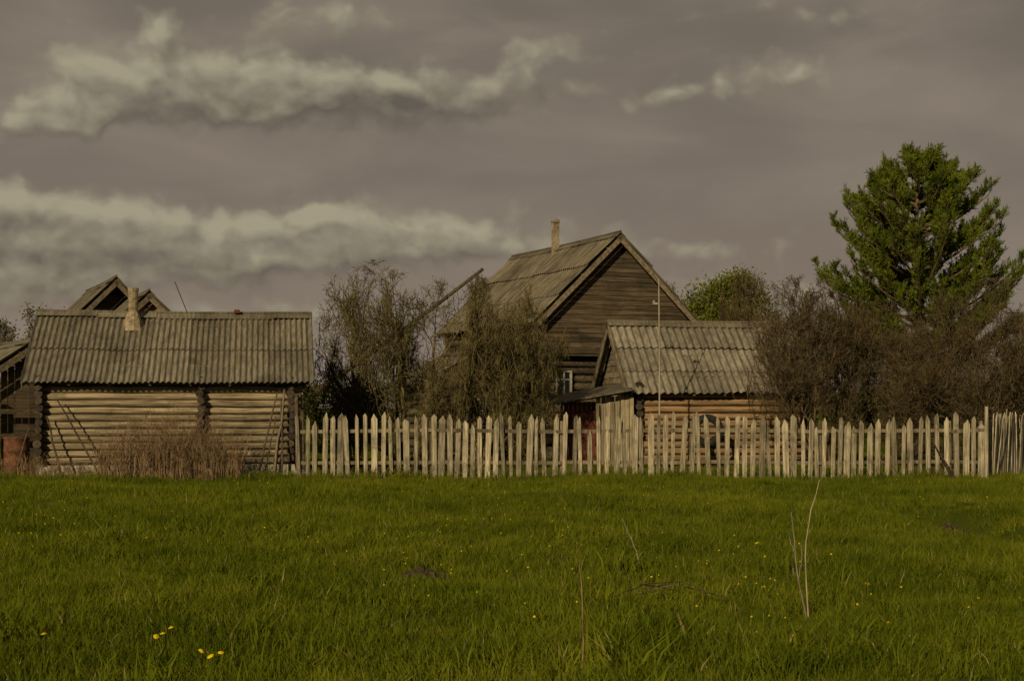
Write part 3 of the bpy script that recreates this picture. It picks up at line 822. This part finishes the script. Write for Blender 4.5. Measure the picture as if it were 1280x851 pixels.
sp += [(r_.uniform(18, 42), r_.uniform(75, 95), r_.uniform(2.3, 3.4), r_.uniform(2, 3)) for _ in range(22)]
far_mass('distant_trees', sp, 8)

# ------------------------------------------------------------ foreground stalks
def stem_obj(name, paths, mat=None):
    lines = []
    for pts, r in paths:
        pts = np.array(pts, float); k = np.linspace(0, len(pts)-1, 9); P = np.stack([np.interp(k, np.arange(len(pts)), pts[:, i]) for i in range(3)], 1)
        P += RNG.normal(0, .004, P.shape); lines.append((P, np.linspace(r, r*.45, 9), 5))
    return tubes_mesh(name, lines, mat or M_straw)
D = 11.4
q = lambda u, v, D: (X(u, D), D, Z(v, D))
stem_obj('sapling', [([q(1009, 775, D), q(997, 720, D), q(992, 670, D), q(989, 640, D)], .008), ([q(1011, 775, D), q(1006, 700, D), q(1010, 650, D), q(1025, 600, D)], .007), ([q(998, 722, D), q(1003, 700, D), q(1001, 680, D)], .004), ([q(992, 690, D), q(985, 665, D)], .003)], M_plankv)
D = 8.7
stem_obj('dry_stalk', [([(X(728, D), D, 0), q(728, 780, D), q(726, 680, D)], .006)])
D = 15
stem_obj('dry_stalk', [([q(803, 713, D), q(792, 680, D), q(778, 648, D)], .008)], M_plankv)
D = 12.4
stem_obj('fallen_twigs', [([(X(a, D), D+b, .06), (X((a+c)/2, D), D+(b+d)/2, .14), (X(c, D), D+d, .07)], .006) for a, b, c, d in [(765, 0, 850, .3), (790, .5, 905, -.1), (800, .2, 890, .1), (770, -.2, 840, .5), (815, .9, 905, -.3)]], M_bark)

# ------------------------------------------------------------ world
world = bpy.data.worlds.new('World'); scene.world = world; world.use_nodes = True
try: world.cycles.sampling_method = 'NONE'
except Exception as ex: print(ex)
wt = world.node_tree; wt.nodes.clear(); t = NT(wt); out = t.n('ShaderNodeOutputWorld')
SUN = Vector((-.42, -.91, 0)).normalized(); EL = math.radians(23)
sdir = Vector((SUN.x*math.cos(EL), SUN.y*math.cos(EL), math.sin(EL)))
sky = t.n('ShaderNodeTexSky', sky_type='NISHITA', sun_disc=False, sun_elevation=EL, sun_rotation=math.atan2(SUN.x, SUN.y) % (2*math.pi))
def at_(u, v): return math.atan((u-640)/F), (HOR-v)/math.sqrt(F*F+(u-640)**2)
def blobsum(g, vec, blobs, k=.8):
    acc = None
    for (u, v, ru, rv, am) in blobs:
        a0, t0 = at_(u, v)
        dv = g.vm('SUBTRACT', vec, (a0, t0, 0)); dv = g.vm('MULTIPLY', dv, (F/ru, F/rv, 0))
        d2 = g.vm('DOT_PRODUCT', dv, dv, out=1)
        ex = g.m('EXPONENT', g.m('MULTIPLY', d2, -k))
        acc = g.m('MULTIPLY', ex, am) if acc is None else g.m('MULTIPLY_ADD', ex, am, acc)
    return acc
gp = bpy.data.node_groups.new('cloud_density', 'ShaderNodeTree')
gp.interface.new_socket('Vector', in_out='INPUT', socket_type='NodeSocketVector')
gp.interface.new_socket('Density', in_out='OUTPUT', socket_type='NodeSocketFloat')
g = NT(gp); gi = g.n('NodeGroupInput'); go = g.n('NodeGroupOutput')
vin = gi.outputs[0]
warp = g.n('ShaderNodeTexNoise'); g.l(vin, warp.inputs['Vector']); warp.inputs['Scale'].default_value = 26; warp.inputs['Detail'].default_value = 3
wv = g.vm('SUBTRACT', warp.outputs['Color'], (.5, .5, .5)); wv = g.vm('MULTIPLY', wv, (.045, .026, 0)); vw = g.vm('ADD', vin, wv)
st = g.vm('MULTIPLY', vin, (1, 1.35, 1)); nz = g.noise(st, 26, 6, .55)
vo = g.n('ShaderNodeTexVoronoi', feature='SMOOTH_F1'); g.l(g.vm('MULTIPLY', vw, (1, 1.3, 1)), vo.inputs['Vector'])
vo.inputs['Scale'].default_value = 40; vo.inputs['Smoothness'].default_value = .5; vo.voronoi_dimensions = '2D'
try: vo.inputs['Detail'].default_value = 1.5; vo.inputs['Roughness'].default_value = .45
except Exception: pass
blobs = [(100, 112, 50, 42, 1.25), (85, 148, 55, 16, .8), (213, 46, 32, 26, 1.0), (255, 112, 80, 38, 1.15), (350, 120, 70, 30, 1.0), (440, 120, 80, 28, .9), (570, 124, 100, 26, .85),
         (415, 20, 70, 30, .75), (670, 72, 60, 22, .75), (975, 98, 80, 26, .7), (800, 120, 80, 14, .6), (980, 20, 120, 10, .5),
         (10, 265, 80, 28, 1.1), (110, 298, 110, 34, 1.1), (240, 305, 100, 30, 1.0), (350, 302, 80, 30, 1.0), (440, 285, 60, 26, 1.05), (570, 292, 110, 25, .95),
         (790, 312, 170, 17, .7), (20, 352, 110, 28, .9), (900, 368, 110, 20, .75), (330, 385, 130, 16, .6)]
acc = g.m('MINIMUM', blobsum(g, vw, blobs, .62), 1.1)
dn = g.m('ADD', g.m('MULTIPLY', acc, .95), g.m('MULTIPLY', g.m('SUBTRACT', nz, .5), 1.0))
dn = g.m('ADD', dn, g.m('MULTIPLY', g.m('SUBTRACT', .42, vo.outputs['Distance']), .45))
g.l(dn, go.inputs[0])
tc = t.n('ShaderNodeTexCoord').outputs['Generated']
sx = t.n('ShaderNodeSeparateXYZ'); t.l(tc, sx.inputs[0])
az = t.m('ARCTAN2', sx.outputs[0], sx.outputs[1])
hz = t.m('SQRT', t.m('ADD', t.m('MULTIPLY', sx.outputs[0], sx.outputs[0]), t.m('MULTIPLY', sx.outputs[1], sx.outputs[1])))
el = t.m('DIVIDE', sx.outputs[2], t.m('MAXIMUM', hz, .02))
cv = t.n('ShaderNodeCombineXYZ'); t.l(az, cv.inputs[0]); t.l(el, cv.inputs[1]); cvo = cv.outputs[0]
def dens(vec):
    nd = t.n('ShaderNodeGroup'); nd.node_tree = gp; t.l(vec, nd.inputs[0]); return nd.outputs[0]
d0 = dens(cvo); d1 = dens(t.vm('ADD', cvo, (-.007, .012, 0)))
dark = blobsum(t, cvo, [(290, 150, 110, 18, .8), (570, 134, 120, 24, .9), (440, 132, 60, 22, .7), (160, 335, 230, 14, .5), (40, 320, 90, 14, .5), (810, 120, 120, 14, .5), (640, 300, 160, 18, .5)])
lit = t.m('MULTIPLY_ADD', t.m('SUBTRACT', d0, d1), .9, .5)
lit = t.m('SUBTRACT', lit, t.m('MULTIPLY', dark, .4), clamp=True)
cov = t.sm(d0, .12, .95)
haze = t.noise(t.vm('MULTIPLY', cvo, (1, 2.6, 1)), 6, 4, .5, .4)
g1 = t.mix(t.sm(el, .02, .27), scol(127, 113, 101), scol(112, 102, 91))
g1 = t.mix(t.m('MULTIPLY', t.sm(haze, .35, .75), .75), g1, scol(139, 127, 112))
ccol = t.mix(lit, scol(93, 85, 74), scol(168, 160, 134))
scl = t.mix(t.m('MULTIPLY', cov, .82), g1, ccol)
bg1 = t.n('ShaderNodeBackground'); t.l(sky.outputs[0], bg1.inputs[0]); bg1.inputs[1].default_value = .05
bg2 = t.n('ShaderNodeBackground'); t.l(scl, bg2.inputs[0])
bg3 = t.n('ShaderNodeBackground'); t.l(g1, bg3.inputs[0])
wf = t.m('MULTIPLY', t.sm(t.m('ABSOLUTE', az), .55, .75, 1, 0), t.sm(el, .30, .42, 1, 0))
mc = t.n('ShaderNodeMixShader'); t.l(wf, mc.inputs[0]); t.l(bg3.outputs[0], mc.inputs[1]); t.l(bg2.outputs[0], mc.inputs[2])
mx = t.n('ShaderNodeMixShader'); mx.inputs[0].default_value = .975
t.l(bg1.outputs[0], mx.inputs[1]); t.l(mc.outputs[0], mx.inputs[2]); t.l(mx.outputs[0], out.inputs[0])

sl = bpy.data.lights.new('sun', 'SUN'); sl.energy = 4.0; sl.angle = math.radians(.5); sl.color = (1.0, .82, .50)
so = bpy.data.objects.new('sun', sl); scene.collection.objects.link(so); so.rotation_euler = sdir.to_track_quat('Z', 'Y').to_euler()

cam = bpy.data.cameras.new('camera'); co = bpy.data.objects.new('camera', cam); scene.collection.objects.link(co)
co.location = (0, 0, CAMZ); co.rotation_euler = (math.radians(90), 0, 0)
cam.sensor_width = 36; cam.lens = 36*F/1280; cam.shift_y = (HOR-425.5)/1280; cam.clip_end = 5000; cam.clip_start = .1
scene.camera = co
scene.view_settings.view_transform = 'Standard'; scene.view_settings.look = 'None'; scene.view_settings.exposure = 0
